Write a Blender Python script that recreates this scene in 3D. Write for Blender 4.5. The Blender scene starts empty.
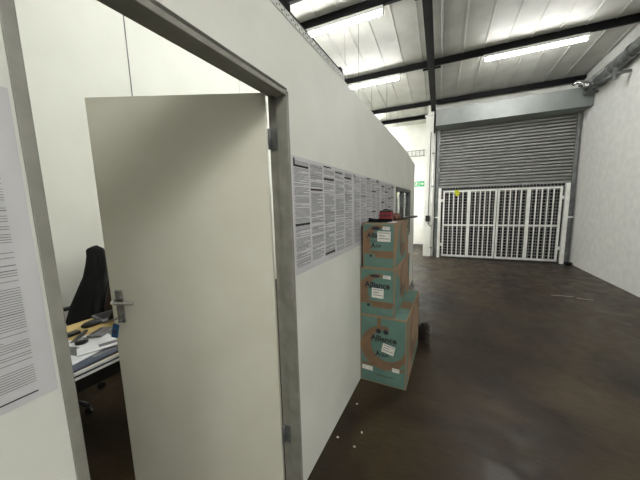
import bpy, bmesh, math, random
from mathutils import Vector, Matrix, Euler
random.seed(7)
SC = bpy.context.scene
COL = SC.collection
PHI = math.radians(2.34)          # the hall is turned slightly from the office partition

# ---------------------------------------------------------------- camera, world, exposure
cam_d = bpy.data.cameras.new('camera')
cam = bpy.data.objects.new('camera', cam_d)
COL.objects.link(cam)
R = ((0.89527113, 0.03582832, -0.44407875), (0.4447779, -0.12945028, 0.88623656), (-0.02573375, -0.99093842, -0.13182875))
cam.matrix_world = Matrix(((R[0][0], -R[0][1], -R[0][2], 0), (R[1][0], -R[1][1], -R[1][2], 0), (R[2][0], -R[2][1], -R[2][2], 1.5), (0, 0, 0, 1)))
cam_d.sensor_width = 36
cam_d.lens = 267 / 640 * 36
cam_d.clip_start = 0.02
SC.camera = cam
w = bpy.data.worlds.new('world'); SC.world = w; w.use_nodes = True
w.node_tree.nodes['Background'].inputs[0].default_value = (0.8, 0.9, 1, 1)
w.node_tree.nodes['Background'].inputs[1].default_value = 0.2
SC.view_settings.view_transform = 'Standard'
SC.view_settings.look = 'None'
SC.view_settings.gamma = 1
SC.view_settings.use_curve_mapping = False
SC.view_settings.exposure = 0.6
TUBE = 70.0
BOOSTED_TUBE = 135.0                        # radiance of the fluorescent tubes; this one raised to brighten door and passage
OFFICE_TUBE = 62.0

# ---------------------------------------------------------------- materials
def srgb(r, g, b):
    f = lambda v: (v / 255 / 12.92) if v / 255 <= 0.04045 else ((v / 255 + 0.055) / 1.055) ** 2.4
    return (f(r), f(g), f(b), 1)

def mat(name, c, rough=0.6, metal=0.0, c2=None, scale=6, detail=4, bump=0.0, bscale=80, spec=0.5, lo=0.4, hi=0.65, rough2=None):
    m = bpy.data.materials.new(name); m.use_nodes = True
    nt = m.node_tree; b = nt.nodes['Principled BSDF']
    b.inputs['Base Color'].default_value = c
    b.inputs['Roughness'].default_value = rough
    b.inputs['Metallic'].default_value = metal
    b.inputs['Specular IOR Level'].default_value = spec
    tc = nt.nodes.new('ShaderNodeTexCoord')
    n = nt.nodes.new('ShaderNodeTexNoise'); n.inputs['Scale'].default_value = scale; n.inputs['Detail'].default_value = detail
    nt.links.new(tc.outputs['Object'], n.inputs['Vector'])
    if c2 is None: c2 = tuple(v * 0.93 for v in c[:3]) + (1,)
    r = nt.nodes.new('ShaderNodeValToRGB')
    r.color_ramp.elements[0].position = lo; r.color_ramp.elements[1].position = hi
    r.color_ramp.elements[0].color = c2; r.color_ramp.elements[1].color = c
    nt.links.new(n.outputs['Fac'], r.inputs['Fac']); nt.links.new(r.outputs['Color'], b.inputs['Base Color'])
    if rough2 is not None:
        mr = nt.nodes.new('ShaderNodeMapRange')
        mr.inputs['From Min'].default_value = lo; mr.inputs['From Max'].default_value = hi
        mr.inputs['To Min'].default_value = rough2; mr.inputs['To Max'].default_value = rough
        nt.links.new(n.outputs['Fac'], mr.inputs['Value']); nt.links.new(mr.outputs['Result'], b.inputs['Roughness'])
    if bump:
        n2 = nt.nodes.new('ShaderNodeTexNoise'); n2.inputs['Scale'].default_value = bscale; n2.inputs['Detail'].default_value = 5
        nt.links.new(tc.outputs['Object'], n2.inputs['Vector'])
        bp = nt.nodes.new('ShaderNodeBump'); bp.inputs['Strength'].default_value = bump; bp.inputs['Distance'].default_value = 0.01
        nt.links.new(n2.outputs['Fac'], bp.inputs['Height']); nt.links.new(bp.outputs['Normal'], b.inputs['Normal'])
    return m

def emit(name, strength, c=(1, 0.995, 0.965, 1)):
    m = bpy.data.materials.new(name); m.use_nodes = True
    nt = m.node_tree; nt.nodes.clear()
    e = nt.nodes.new('ShaderNodeEmission'); e.inputs[0].default_value = c; e.inputs[1].default_value = strength
    o = nt.nodes.new('ShaderNodeOutputMaterial'); nt.links.new(e.outputs[0], o.inputs[0])
    return m

M = dict(
    partition=mat('painted_board', srgb(214, 215, 207), 0.55, c2=srgb(207, 208, 200), scale=2.5, bump=0.05, bscale=40),
    office_wall=mat('office_white', srgb(226, 228, 219), 0.6, c2=srgb(221, 223, 214), scale=2),
    plaster=mat('bagged_plaster', srgb(222, 222, 220), 0.8, c2=srgb(213, 213, 211), scale=9, bump=0.35, bscale=26),
    white_wall=mat('white_plaster', srgb(232, 232, 226), 0.8, c2=srgb(225, 225, 218), scale=4, bump=0.15, bscale=30),
    roof=mat('insulated_sheet', srgb(198, 198, 192), 0.55, c2=srgb(180, 180, 173), scale=3, detail=8, bump=0.10, bscale=9, lo=0.35, hi=0.7),
    black_steel=mat('black_steel', srgb(15, 16, 18), 0.6, c2=srgb(10, 11, 12), scale=10, spec=0.2),
    frame=mat('grey_frame_paint', srgb(136, 135, 127), 0.42, c2=srgb(122, 121, 113), scale=14, detail=6, bump=0.05, bscale=60),
    door=mat('door_paint', srgb(208, 206, 192), 0.45, c2=srgb(202, 200, 185), scale=3, bump=0.04, bscale=50),
    paper=mat('poster_paper', srgb(192, 192, 194), 0.45, c2=srgb(184, 184, 186), scale=4, bump=0.04, bscale=9),
    ink=mat('printed_ink', srgb(112, 112, 116), 0.7),
    ink_dark=mat('black_ink', srgb(26, 26, 32), 0.7),
    cardboard=mat('cardboard', srgb(134, 110, 85), 0.85, c2=srgb(130, 107, 82), scale=12),
    teal=mat('teal_print', srgb(86, 117, 107), 0.8, c2=srgb(78, 107, 98), scale=7),
    brown=mat('brown_print', srgb(119, 92, 66), 0.85, c2=srgb(107, 84, 62), scale=9),
    label=mat('white_label', srgb(214, 212, 205), 0.6, c2=srgb(200, 198, 190), scale=30),
    shutter=mat('galvanised_slat', srgb(138, 139, 137), 0.6, 0.0, c2=srgb(128, 129, 127), scale=5, bump=0.03),
    box_metal=mat('grey_sheet_metal', srgb(128, 132, 129), 0.42, 0.25, c2=srgb(112, 117, 114), scale=1.5, detail=5),
    galv=mat('dull_galvanised', srgb(120, 123, 122), 0.45, 0.4, c2=srgb(96, 99, 98), scale=9),
    silver=mat('bright_metal', srgb(200, 200, 198), 0.25, 0.9, c2=srgb(170, 170, 168), scale=20),
    white_steel=mat('white_steel', srgb(232, 232, 229), 0.5, c2=srgb(218, 218, 213), scale=8),
    rail=mat('pale_rail', srgb(205, 206, 200), 0.45, c2=srgb(190, 191, 186), scale=20),
    black_plastic=mat('black_plastic', srgb(22, 22, 24), 0.4, c2=srgb(16, 16, 18), scale=30),
    black_fabric=mat('black_fabric', srgb(20, 20, 22), 0.9, c2=srgb(14, 14, 16), scale=60, bump=0.3, bscale=200, spec=0.2),
    yellow=mat('yellow_cloth', srgb(205, 205, 40), 0.8, c2=srgb(170, 175, 40), scale=40),
    red=mat('dark_red_plastic', srgb(128, 28, 34), 0.5, c2=srgb(100, 22, 28), scale=20),
    leather=mat('brown_leather', srgb(92, 60, 42), 0.8, c2=srgb(70, 45, 32), scale=25),
    beech=mat('beech_desktop', srgb(205, 178, 118), 0.45, c2=srgb(194, 166, 106), scale=8),
    desk_white=mat('white_edging', srgb(225, 226, 226), 0.4),
    page=mat('white_page', srgb(228, 229, 232), 0.6, c2=srgb(218, 219, 223), scale=20),
    navy=mat('navy_folder', srgb(48, 56, 78), 0.4, c2=srgb(60, 70, 92), scale=30),
    device=mat('grey_device', srgb(118, 118, 124), 0.35, c2=srgb(104, 104, 110), scale=20),
    blue_tag=mat('blue_tag', srgb(38, 92, 140), 0.4, c2=srgb(30, 78, 124), scale=30),
    green=mat('sign_green', srgb(20, 140, 84), 0.5, c2=srgb(18, 132, 78), scale=5),
    green_print=mat('green_print', srgb(130, 180, 60), 0.6),
    bristle=mat('dark_bristles', srgb(52, 42, 34), 0.8, c2=srgb(36, 29, 24), scale=40),
    tube=emit('tube_glow', TUBE),
    boosted_tube=emit('boosted_tube_glow', BOOSTED_TUBE),  # stronger glow, for added unseen lamps and the luminaire by the passage
    office_tube=emit('office_tube_glow', OFFICE_TUBE),
    dark_gap=mat('dark_gap', srgb(40, 40, 38), 0.8),
    blind=mat('blind_fabric', srgb(190, 190, 184), 0.8, c2=srgb(176, 176, 170), scale=12),
)

def floor_mat():
    m = bpy.data.materials.new('stained_concrete'); m.use_nodes = True
    nt = m.node_tree; b = nt.nodes['Principled BSDF']; L = nt.links.new
    tc = nt.nodes.new('ShaderNodeTexCoord')
    def noise(s, d, dist=0):
        n = nt.nodes.new('ShaderNodeTexNoise'); n.inputs['Scale'].default_value = s; n.inputs['Detail'].default_value = d
        n.inputs['Distortion'].default_value = dist
        L(tc.outputs['Object'], n.inputs['Vector']); return n
    a = noise(1.3, 9, 0.6); r = nt.nodes.new('ShaderNodeValToRGB')
    r.color_ramp.elements[0].position = 0.36; r.color_ramp.elements[1].position = 0.68
    r.color_ramp.elements[0].color = srgb(31, 25, 17); r.color_ramp.elements[1].color = srgb(61, 52, 38)
    L(a.outputs['Fac'], r.inputs['Fac'])
    c = noise(38, 5, 0.3); r2 = nt.nodes.new('ShaderNodeValToRGB')          # pale scuffs
    r2.color_ramp.elements[0].position = 0.66; r2.color_ramp.elements[1].position = 0.76
    r2.color_ramp.elements[0].color = (0, 0, 0, 1); r2.color_ramp.elements[1].color = (0.25, 0.25, 0.25, 1)
    L(c.outputs['Fac'], r2.inputs['Fac'])
    mx = nt.nodes.new('ShaderNodeMix'); mx.data_type = 'RGBA'
    L(r2.outputs['Color'], mx.inputs[0]); L(r.outputs['Color'], mx.inputs[6]); mx.inputs[7].default_value = srgb(84, 76, 60)
    # trowel marks: a noise drawn out in one direction
    mp = nt.nodes.new('ShaderNodeMapping'); mp.inputs['Scale'].default_value = (1.2, 9, 1); mp.inputs['Rotation'].default_value = (0, 0, 0.5)
    n5 = nt.nodes.new('ShaderNodeTexNoise'); n5.inputs['Scale'].default_value = 7; n5.inputs['Detail'].default_value = 10; n5.inputs['Roughness'].default_value = .82; n5.inputs['Distortion'].default_value = .8
    L(tc.outputs['Object'], mp.inputs['Vector']); L(mp.outputs['Vector'], n5.inputs['Vector'])
    r5 = nt.nodes.new('ShaderNodeValToRGB'); r5.color_ramp.elements[0].position = .3; r5.color_ramp.elements[1].position = .75
    r5.color_ramp.elements[0].color = (.62, .62, .62, 1); r5.color_ramp.elements[1].color = (1.7, 1.62, 1.5, 1)
    L(n5.outputs['Fac'], r5.inputs['Fac'])
    mm = nt.nodes.new('ShaderNodeMix'); mm.data_type = 'RGBA'; mm.blend_type = 'MULTIPLY'; mm.inputs[0].default_value = 1
    L(mx.outputs[2], mm.inputs[6]); L(r5.outputs['Color'], mm.inputs[7])
    L(mm.outputs[2], b.inputs['Base Color'])
    d = noise(5, 8, 1.0); mr = nt.nodes.new('ShaderNodeMapRange')
    mr.inputs['From Min'].default_value = 0.35; mr.inputs['From Max'].default_value = 0.65
    mr.inputs['To Min'].default_value = 0.30; mr.inputs['To Max'].default_value = 0.50
    L(d.outputs['Fac'], mr.inputs['Value']); L(mr.outputs['Result'], b.inputs['Roughness'])
    e = noise(26, 8, 0.4); bp = nt.nodes.new('ShaderNodeBump'); bp.inputs['Strength'].default_value = 0.12; bp.inputs['Distance'].default_value = 0.005
    L(e.outputs['Fac'], bp.inputs['Height']); L(bp.outputs['Normal'], b.inputs['Normal'])
    b.inputs['Specular IOR Level'].default_value = 0.27
    return m
M['floor'] = floor_mat()

def glass_mat():
    m = bpy.data.materials.new('window_glass'); m.use_nodes = True
    b = m.node_tree.nodes['Principled BSDF']
    b.inputs['Transmission Weight'].default_value = 1; b.inputs['Roughness'].default_value = 0.02; b.inputs['IOR'].default_value = 1.45
    b.inputs['Base Color'].default_value = (0.9, 0.95, 0.93, 1)
    return m
M['glass'] = glass_mat()

# ---------------------------------------------------------------- mesh helpers
class MB:
    def __init__(s): s.bm = bmesh.new()
    def box(s, x0, x1, y0, y1, z0, z1, rot=None, c=None, mi=0):
        vs = [s.bm.verts.new((x, y, z)) for x in (x0, x1) for y in (y0, y1) for z in (z0, z1)]
        for f in ((0, 1, 3, 2), (4, 6, 7, 5), (0, 4, 5, 1), (2, 3, 7, 6), (0, 2, 6, 4), (1, 5, 7, 3)):
            fc = s.bm.faces.new([vs[i] for i in f]); fc.material_index = mi
        if rot is not None:
            c = Vector(c) if c is not None else Vector(((x0 + x1) / 2, (y0 + y1) / 2, (z0 + z1) / 2))
            mt = rot.to_matrix() if hasattr(rot, 'to_matrix') else rot
            for v in vs: v.co = mt @ (v.co - c) + c
        return s
    def tube(s, pts, r, n=10, caps=True, mi=0):
        pts = [Vector(p) for p in pts]
        rs = r if isinstance(r, (list, tuple)) else [r] * len(pts)
        rings = []; up = None
        for i, p in enumerate(pts):
            d = (pts[min(i + 1, len(pts) - 1)] - pts[max(i - 1, 0)]).normalized()
            if up is None: up = d.orthogonal().normalized()
            up = (up - d * up.dot(d)).normalized(); sd = d.cross(up)
            rings.append([s.bm.verts.new(p + (up * math.cos(2 * math.pi * k / n) + sd * math.sin(2 * math.pi * k / n)) * rs[i]) for k in range(n)])
        for a, b in zip(rings, rings[1:]):
            for k in range(n):
                f = s.bm.faces.new((a[k], a[(k + 1) % n], b[(k + 1) % n], b[k])); f.smooth = True; f.material_index = mi
        if caps:
            s.bm.faces.new(rings[0][::-1]).material_index = mi; s.bm.faces.new(rings[-1]).material_index = mi
        return s
    def poly(s, pts, ext):
        """polygon pts extruded by vector ext"""
        a = [s.bm.verts.new(p) for p in pts]; e = Vector(ext); b = [s.bm.verts.new(Vector(p) + e) for p in pts]
        n = len(pts); s.bm.faces.new(a[::-1]); s.bm.faces.new(b)
        for k in range(n): s.bm.faces.new((a[k], a[(k + 1) % n], b[(k + 1) % n], b[k]))
        return s
    def quad(s, *pts):
        s.bm.faces.new([s.bm.verts.new(p) for p in pts]); return s
    def ball(s, c, rx, ry, rz, seg=14, rings=9, jit=0):
        r = bmesh.ops.create_uvsphere(s.bm, u_segments=seg, v_segments=rings, radius=1)
        for v in r['verts']:
            k = 1 + random.uniform(-jit, jit)
            v.co = Vector((v.co.x * rx * k, v.co.y * ry * k, v.co.z * rz * k)) + Vector(c)
            for f in v.link_faces: f.smooth = True
        return s

def link(name, mb, m, parent=None, bevel=0, off=None, frame='W', fixn=True, seg=2):
    bm = mb.bm
    if off is not None: bmesh.ops.translate(bm, verts=bm.verts, vec=-Vector(off))
    if fixn: bmesh.ops.recalc_face_normals(bm, faces=bm.faces)
    me = bpy.data.meshes.new(name); bm.to_mesh(me); bm.free()
    for mm in (m if isinstance(m, (list, tuple)) else [m]): me.materials.append(mm)
    o = bpy.data.objects.new(name, me); COL.objects.link(o)
    if parent is not None: o.parent = parent
    else:
        o.location = off if off is not None else (0, 0, 0)
        if frame == 'B':
            o.rotation_euler = (0, 0, PHI); o.location = Matrix.Rotation(PHI, 3, 'Z') @ Vector(o.location)
    if bevel:
        b = o.modifiers.new('bevel', 'BEVEL'); b.width = bevel; b.segments = seg; b.limit_method = 'ANGLE'; b.angle_limit = 0.6
    return o

def tag(o, label=None, cat=None, group=None, kind=None):
    if label: o['label'] = label
    if cat: o['category'] = cat
    if group: o['group'] = group
    if kind: o['kind'] = kind
    return o

def struct(name, mb, m, frame='W', label=None, bevel=0):
    o = link(name, mb, m, frame=frame, bevel=bevel); o['kind'] = 'structure'
    if label: o['label'] = label
    return o

class Thing:
    """an Empty at the base of a thing; parts are given in the frame's coordinates"""
    def __init__(s, name, base, label, cat, group=None, frame='W', kind=None):
        s.o = bpy.data.objects.new(name, None); COL.objects.link(s.o); s.base = Vector(base)
        s.o.empty_display_size = 0.1
        if frame == 'B':
            s.o.rotation_euler = (0, 0, PHI); s.o.location = Matrix.Rotation(PHI, 3, 'Z') @ s.base
        else: s.o.location = s.base
        tag(s.o, label, cat, group, kind)
    def part(s, name, mb, m, parent=None, bevel=0, label=None, seg=2, kind=None):
        o = link(name, mb, m, parent or s.o, bevel, off=s.base, seg=seg)
        if label: o['label'] = label
        if kind: o['kind'] = kind
        return o

def text_mb(txt, width, height, place, depth=0.0006, bold=False):
    """built-in font -> mesh, fitted to width x height, then placed by place(u, v, w)"""
    cu = bpy.data.curves.new('t', 'FONT'); cu.body = txt; cu.extrude = 0.001
    cu.resolution_u = 2
    if bold: cu.offset = 0.04
    ob = bpy.data.objects.new('t', cu); COL.objects.link(ob)
    dg = bpy.context.evaluated_depsgraph_get(); dg.update()
    me = bpy.data.meshes.new_from_object(ob.evaluated_get(dg))
    bpy.data.objects.remove(ob); bpy.data.curves.remove(cu)
    xs = [v.co.x for v in me.vertices]; ys = [v.co.y for v in me.vertices]
    x0, x1, y0, y1 = min(xs), max(xs), min(ys), max(ys)
    mb = MB(); mb.bm.from_mesh(me); bpy.data.meshes.remove(me)
    for v in mb.bm.verts:
        u = (v.co.x - (x0 + x1) / 2) / (x1 - x0) * width; q = (v.co.y - (y0 + y1) / 2) / (y1 - y0) * height
        v.co = Vector(place(u, q, depth if v.co.z > 0 else 0))
    return mb

def roof_z(y): return 4.0 + 0.05 * (7.7 - y)      # underside of the purlins

# ================================================================ STRUCTURE
XR, XL, YB, YS, YF = 2.76, -3.05, -4.0, 7.92, 9.62
struct('floor', MB().box(XL - .2, XR + .2, YB - .2, YF + .2, -0.15, 0), M['floor'], 'B')
struct('wall_right', MB().box(XR, XR + 0.2, YB - .2, YF + .2, 0, 4.9), M['plaster'], 'B')
struct('wall_left', MB().box(XL - .2, XL, YB - .2, YF + .2, 0, 4.9), M['office_wall'], 'B')
struct('wall_back', MB().box(XL, XR, YB - .2, YB, 0, 4.9), M['white_wall'], 'B')
# far wall beyond the passage, stepping forward to the wall around the shutter opening
struct('wall_passage', MB().box(XL, -0.41, YF, YF + .2, 0, 4.3), M['white_wall'], 'B')
mb = MB().box(-0.41, -0.16, 7.86, YF + .2, 0, 3.74).box(-0.16, XR, YS + 0.15, YF + .2, 3.3, 4.05).box(-0.36, -0.16, 7.92, YF + .2, 3.7, 4.05)
struct('wall_front', mb, M['white_wall'], 'B')
struct('trim_1', MB().box(-0.43, -0.12, 7.8, 7.9, 3.70, 3.725), M['white_steel'], 'B', 'white steel cap plate on the pillar beside the shutter')
struct('trim_2', MB().box(XL, -0.41, YF - 0.05, YF, 2.66, 2.70), M['white_steel'], 'B', 'thin ledge across the far wall')
struct('baseboard_passage', MB().box(XL, -0.41, YF - 0.012, YF, 0, 0.07), M['galv'], 'B')
struct('wall_outer', MB().box(-0.2, XR + .2, 8.6, 8.7, 0, 3.4), M['plaster'], 'B')
# roof of insulated sheets laid down the slope with standing laps
mb = MB(); x = XL - 0.1; pts = []
while x < XR + 0.1:
    pts += [(x, 0), (x + 0.318, 0), (x + 0.324, -0.014), (x + 0.338, -0.014), (x + 0.344, 0)]; x += 0.345
y0, y1 = YB - .2, YF + .2
prev = None
for (px, dz) in pts:
    a = mb.bm.verts.new((px, y0, roof_z(y0) + 0.108 + dz)); b = mb.bm.verts.new((px, y1, roof_z(y1) + 0.108 + dz))
    a2 = mb.bm.verts.new((px, y0, roof_z(y0) + 0.2)); b2 = mb.bm.verts.new((px, y1, roof_z(y1) + 0.2))
    if prev:
        mb.bm.faces.new((prev[0], a, b, prev[1])); mb.bm.faces.new((prev[2], prev[3], b2, a2))
    prev = (a, b, a2, b2)
struct('ceiling', mb, M['roof'], 'B')
# flashing along the top of the right wall
struct('trim_3', MB().box(XR - 0.03, XR, YB, YS, 3.93, 4.0), M['plaster'], 'B', 'plaster ledge along the top of the right wall')

# office partition, with the doorway and a window opening
PX, PT = -0.669, 0.07
D0, D1, DH = 0.200, 1.052, 2.004
W0, W1, WZ0, WZ1 = 3.53, 4.80, 0.95, 1.70
mb = MB()
prof = lambda pl: mb.poly([(PX, y, z) for (y, z) in pl], (-PT, 0, 0))
prof([(-3.6, 0), (D0, 0), (D0, 2.30), (-3.6, 2.30)])
prof([(D0, DH), (D1, DH), (D1, 2.30), (D0, 2.30)])
prof([(D1, 0), (W0, 0), (W0, 2.283), (D1, 2.30)])
prof([(W0, 0), (W1, 0), (W1, WZ0), (W0, WZ0)])
prof([(W0, WZ1), (W1, WZ1), (W1, 2.225), (4.3, 2.264), (W0, 2.283)])
prof([(W1, 0), (5.32, 0), (5.32, 2.185), (W1, 2.225)])
struct('wall_partition', mb, M['partition'])
struct('wall_office_end', MB().box(-3.1, PX - PT, 5.25, 5.32, 0, 2.185), M['partition'])
# pale joint strips on the office's rear wall
struct('trim_4', MB().box(XL, XL + 0.004, 1.963, 1.971, 0, 3.9), M['galv'], 'B', 'thin joint line on the office wall, left one')
struct('trim_5', MB().box(XL, XL + 0.012, 3.715, 3.775, 0, 3.9), M['office_wall'], 'B', 'raised joint strip on the office wall behind the door')

# door frame
FX, FB = PX + 0.004, -0.772
mb = MB()
for (ya, yb, yr) in ((D0 - .001, 0.219, 0.205), (1.036, D1 + .004, 1.049)):
    mb.box(-0.72, FX, min(ya, yb), max(ya, yb), 0, 1.990)
    lo, hi = (D0 - .001, yr) if yr < .6 else (yr, D1 + .004)
    mb.box(FB, -0.72, lo, hi, 0, 2.002)
mb.box(-0.72, FX, D0 - .001, D1 + .004, 1.971, 1.990)
mb.box(FB, -0.72, D0 - .001, D1 + .004, 1.996, 2.008)
mb.box(FB, -0.72, D0 - .001, D1 + .004, 1.990, 2.004)
struct('trim_6', mb, M['frame'], label='grey painted steel door frame of the office', bevel=0.002)

# ---------------------------------------------------------------- office door
c0 = Vector((-0.757, 1.0065)); dd = Vector((-0.896, -0.4446)).normalized(); nn = Vector((0.4446, -0.896)).normalized()
def leafp(s, z, off=0.0):          # point on the visible face of the leaf
    q = c0 + dd * s + nn * off; return (q.x, q.y, z)
LL, LZ0, LZ1 = 0.788, 0.012, 1.990
def leaf_box(mb, s0, s1, z0, z1, o0, o1):
    mb.poly([leafp(s0, z0, o0), leafp(s1, z0, o0), leafp(s1, z1, o0), leafp(s0, z1, o0)], Vector(leafp(0, 0, o1)) - Vector(leafp(0, 0, o0)))
    return mb
T = Thing('door_1', (c0.x, c0.y, 0), 'pale grey-cream office door standing open', None, kind='structure')
T.part('door_leaf', leaf_box(MB(), 0, LL, LZ0, LZ1, -0.04, 0), M['door'], bevel=0.0015)
hp = T.part('handle_plate', leaf_box(MB(), 0.728, 0.764, 0.955, 1.118, 0, 0.006), M['silver'], bevel=0.002)
mb = MB().tube([leafp(0.746, 1.073, 0.004), leafp(0.746, 1.073, 0.045), leafp(0.740, 1.073, 0.055), leafp(0.723, 1.072, 0.058), leafp(0.655, 1.068, 0.058), leafp(0.645, 1.066, 0.05)], [.009, .009, .009, .008, .007, .006], 10)
T.part('door_lever', mb, M['silver'], parent=hp)
mb = MB().tube([leafp(0.746, 0.99, 0.004), leafp(0.746, 0.99, 0.014)], 0.009, 10)
for zz in (1.108, 0.964): mb.tube([leafp(0.746, zz, 0.004), leafp(0.746, zz, 0.009)], 0.004, 8)
T.part('lock_cylinder', mb, M['galv'], parent=hp)
T.part('latch_plate', leaf_box(MB(), LL, LL + 0.002, 0.96, 1.10, -0.03, -0.012), M['silver'])
for zc in (1.80, 0.30):
    mb = MB().tube([(-0.762, 1.034, zc - 0.045), (-0.762, 1.034, zc + 0.045)], 0.0065, 10)
    mb.box(-0.762, -0.722, 1.041, 1.0495, zc - 0.045, zc + 0.045)
    for k in (-.03, 0, .03): mb.box(-0.748, -0.742, 1.038, 1.042, zc + k - .003, zc + k + .003)
    T.part('hinge', mb, M['galv'])

# keys and tag hanging from the lock
T = Thing('key', leafp(0.746, 0.90, 0.01), 'key with a ring and a blue tag hanging in the office door lock', 'key')
mb = MB()
leaf_box(mb, 0.7445, 0.7475, 0.984, 0.996, 0.014, 0.045)
T.part('key_blade', mb, M['silver'])
mb = MB(); mb.tube([leafp(0.746 + 0.013 * math.cos(a), 0.978 + 0.013 * math.sin(a), 0.04) for a in [i * math.pi / 8 for i in range(17)]], 0.0015, 6, False)
T.part('key_ring', mb, M['silver'])
mb = MB()
leaf_box(mb, 0.733, 0.763, 0.895, 0.962, 0.036, 0.042)
r = Matrix.Rotation(-0.25, 3, Vector((nn.x, nn.y, 0))); cc = Vector(leafp(0.746, 0.962, 0.04))
for v in mb.bm.verts: v.co = r @ (v.co - cc) + cc
tg = T.part('key_tag', mb, M['blue_tag'], bevel=0.002)
mb = MB(); leaf_box(mb, 0.740, 0.756, 0.912, 0.94, 0.042, 0.0425)
for v in mb.bm.verts: v.co = r @ (v.co - cc) + cc
T.part('tag_window', mb, M['navy'], parent=tg)

# ---------------------------------------------------------------- partition window
T = Thing('window_1', (PX, W0, WZ0), 'dark framed office window with vertical blinds', None, kind='structure')
mb = MB(); a, b = PX + 0.006, PX - PT - 0.006
mb.box(b, a, W0, W1, WZ1 - 0.045, WZ1).box(b, a, W0, W1, WZ0, WZ0 + 0.045).box(b, a, W0, W0 + 0.04, WZ0, WZ1).box(b, a, W1 - 0.04, W1, WZ0, WZ1)
mb.box(b + .01, a - .01, 4.15, 4.19, WZ0, WZ1)
T.part('window_frame', mb, M['galv'])
T.part('glass_pane', MB().box(PX - 0.04, PX - 0.034, W0 + .04, 4.15, WZ0 + .045, WZ1 - .045), M['glass'])
T.part('glass_pane', MB().box(PX - 0.04, PX - 0.034, 4.19, W1 - .04, WZ0 + .045, WZ1 - .045), M['glass'])
T = Thing('vertical_blind', (PX - .12, W0, 1.0), 'pale vertical blind hanging inside the partition window', 'blind')
T.part('headrail', MB().box(PX - .14, PX - .1, W0, W1, WZ1 + .0, WZ1 + .04), M['white_steel'])
y = W0 + .06
while y < W1 - .06:
    T.part('slat', MB().box(PX - .121, PX - .119, y - .04, y + .04, WZ0 - .02, WZ1, Euler((0, 0, 0.5))), M['blind']); y += .085

# ---------------------------------------------------------------- perforated rail on the partition top
T = Thing('perforated_rail', (PX, 0.3, 2.30), 'pale perforated metal angle along the top edge of the partition', 'rail')
mb = MB(); ya, yb, za, zb, n = -0.6, 1.745, 2.292, 2.324, 130
st = (yb - ya) / n; xx = PX + 0.003
for i in range(n):
    A, B = ya + i * st, ya + (i + 1) * st
    o = [(A, za), (B, za), (B, zb), (A, zb)]
    dz = 0.006 if i % 2 else -0.005
    h = [(A + st * .28, 2.303 + dz), (B - st * .28, 2.303 + dz), (B - st * .28, 2.313 + dz), (A + st * .28, 2.313 + dz)]
    vo = [mb.bm.verts.new((xx, *p)) for p in o]; vi = [mb.bm.verts.new((xx, *p)) for p in h]
    for k in range(4): mb.bm.faces.new((vo[k], vo[(k + 1) % 4], vi[(k + 1) % 4], vi[k]))
bmesh.ops.remove_doubles(mb.bm, verts=mb.bm.verts, dist=1e-5)
mb.box(PX - 0.035, xx, ya, yb, zb - 0.0015, zb)
r_ = T.part('angle', mb, M['rail'])
sm = r_.modifiers.new('s', 'SOLIDIFY'); sm.thickness = 0.0015
T.part('backing_rail', MB().box(PX - 0.03, PX - 0.004, ya, yb, 2.30, 2.342), M['black_steel'])
T.part('bracket', MB().box(PX - .03, PX - .005, 1.085, 1.112, 2.342, 2.372), M['black_steel'])
T.part('bracket', MB().box(PX - .03, PX - .005, 1.70, 1.735, 2.342, 2.362), M['black_steel'])

# ================================================================ ROOF STEEL
def purlin(yc, x0=XL, x1=XR, h=0.085, label='', dz=0):
    z = roof_z(yc) + dz
    mb = MB().box(x0, x1, yc - 0.03, yc - 0.022, z, z + h + .02).box(x0, x1, yc - 0.03, yc + 0.03, z, z + 0.008).box(x0, x1, yc - 0.03, yc + 0.03, z + h + .012, z + h + .02)
    mb.box(x0, x1, yc + 0.022, yc + 0.03, z, z + 0.025)
    o = link('roof_purlin', mb, M['black_steel'], off=((x0 + x1) / 2, yc, z), frame='B')
    tag(o, label, 'beam', 'black purlins under the roof')
purlin(0.2, label='black steel roof purlin nearest overhead, above the office doorway')
purlin(-1.75, label='black steel roof purlin behind the photographer')
purlin(2.13, label='black steel purlin crossing the roof just before the doorway end, out of the picture top')
purlin(3.52, x1=-1.2, label='short black purlin at the top corner above the perforated rail')
purlin(4.07, label='black purlin with the nearest lit tube above the partition')
purlin(5.97, label='black purlin across mid roof carrying two lit tubes')
purlin(7.93, label='black purlin directly above the shutter housing')
purlin(8.90, x1=-0.41, label='farthest short black purlin, beyond the rafter over the passage')
def rafter(xc, label):
    mb = MB(); y0, y1 = YB, 7.9
    def slab(xa, xb, za, zb):
        vs = [(xa, y0, roof_z(y0) + za), (xb, y0, roof_z(y0) + za), (xb, y0, roof_z(y0) + zb), (xa, y0, roof_z(y0) + zb)]
        mb.poly(vs, (0, y1 - y0, roof_z(y1) - roof_z(y0)))
    slab(xc - .055, xc + .055, -.17, -.158); slab(xc - .006, xc + .006, -.158, -.012); slab(xc - .055, xc + .055, -.012, 0)
    T = Thing('roof_rafter', (xc, y0, roof_z(y0)), label, 'beam', frame='B')
    T.part('beam', mb, M['black_steel'])
    for yc in (4.07, 5.97):
        z = roof_z(yc)
        T.part('purlin_cleat', MB().box(xc - .16, xc + .16, yc + .045, yc + .075, z - .03, z + .0), M['black_steel'])
    T.part('foot_plate', MB().box(xc + .02, xc + .06, 7.78, 7.86, 3.25, 3.83), M['black_steel'])
rafter(-0.235, 'black steel rafter running down the roof to the white pillar')

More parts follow.
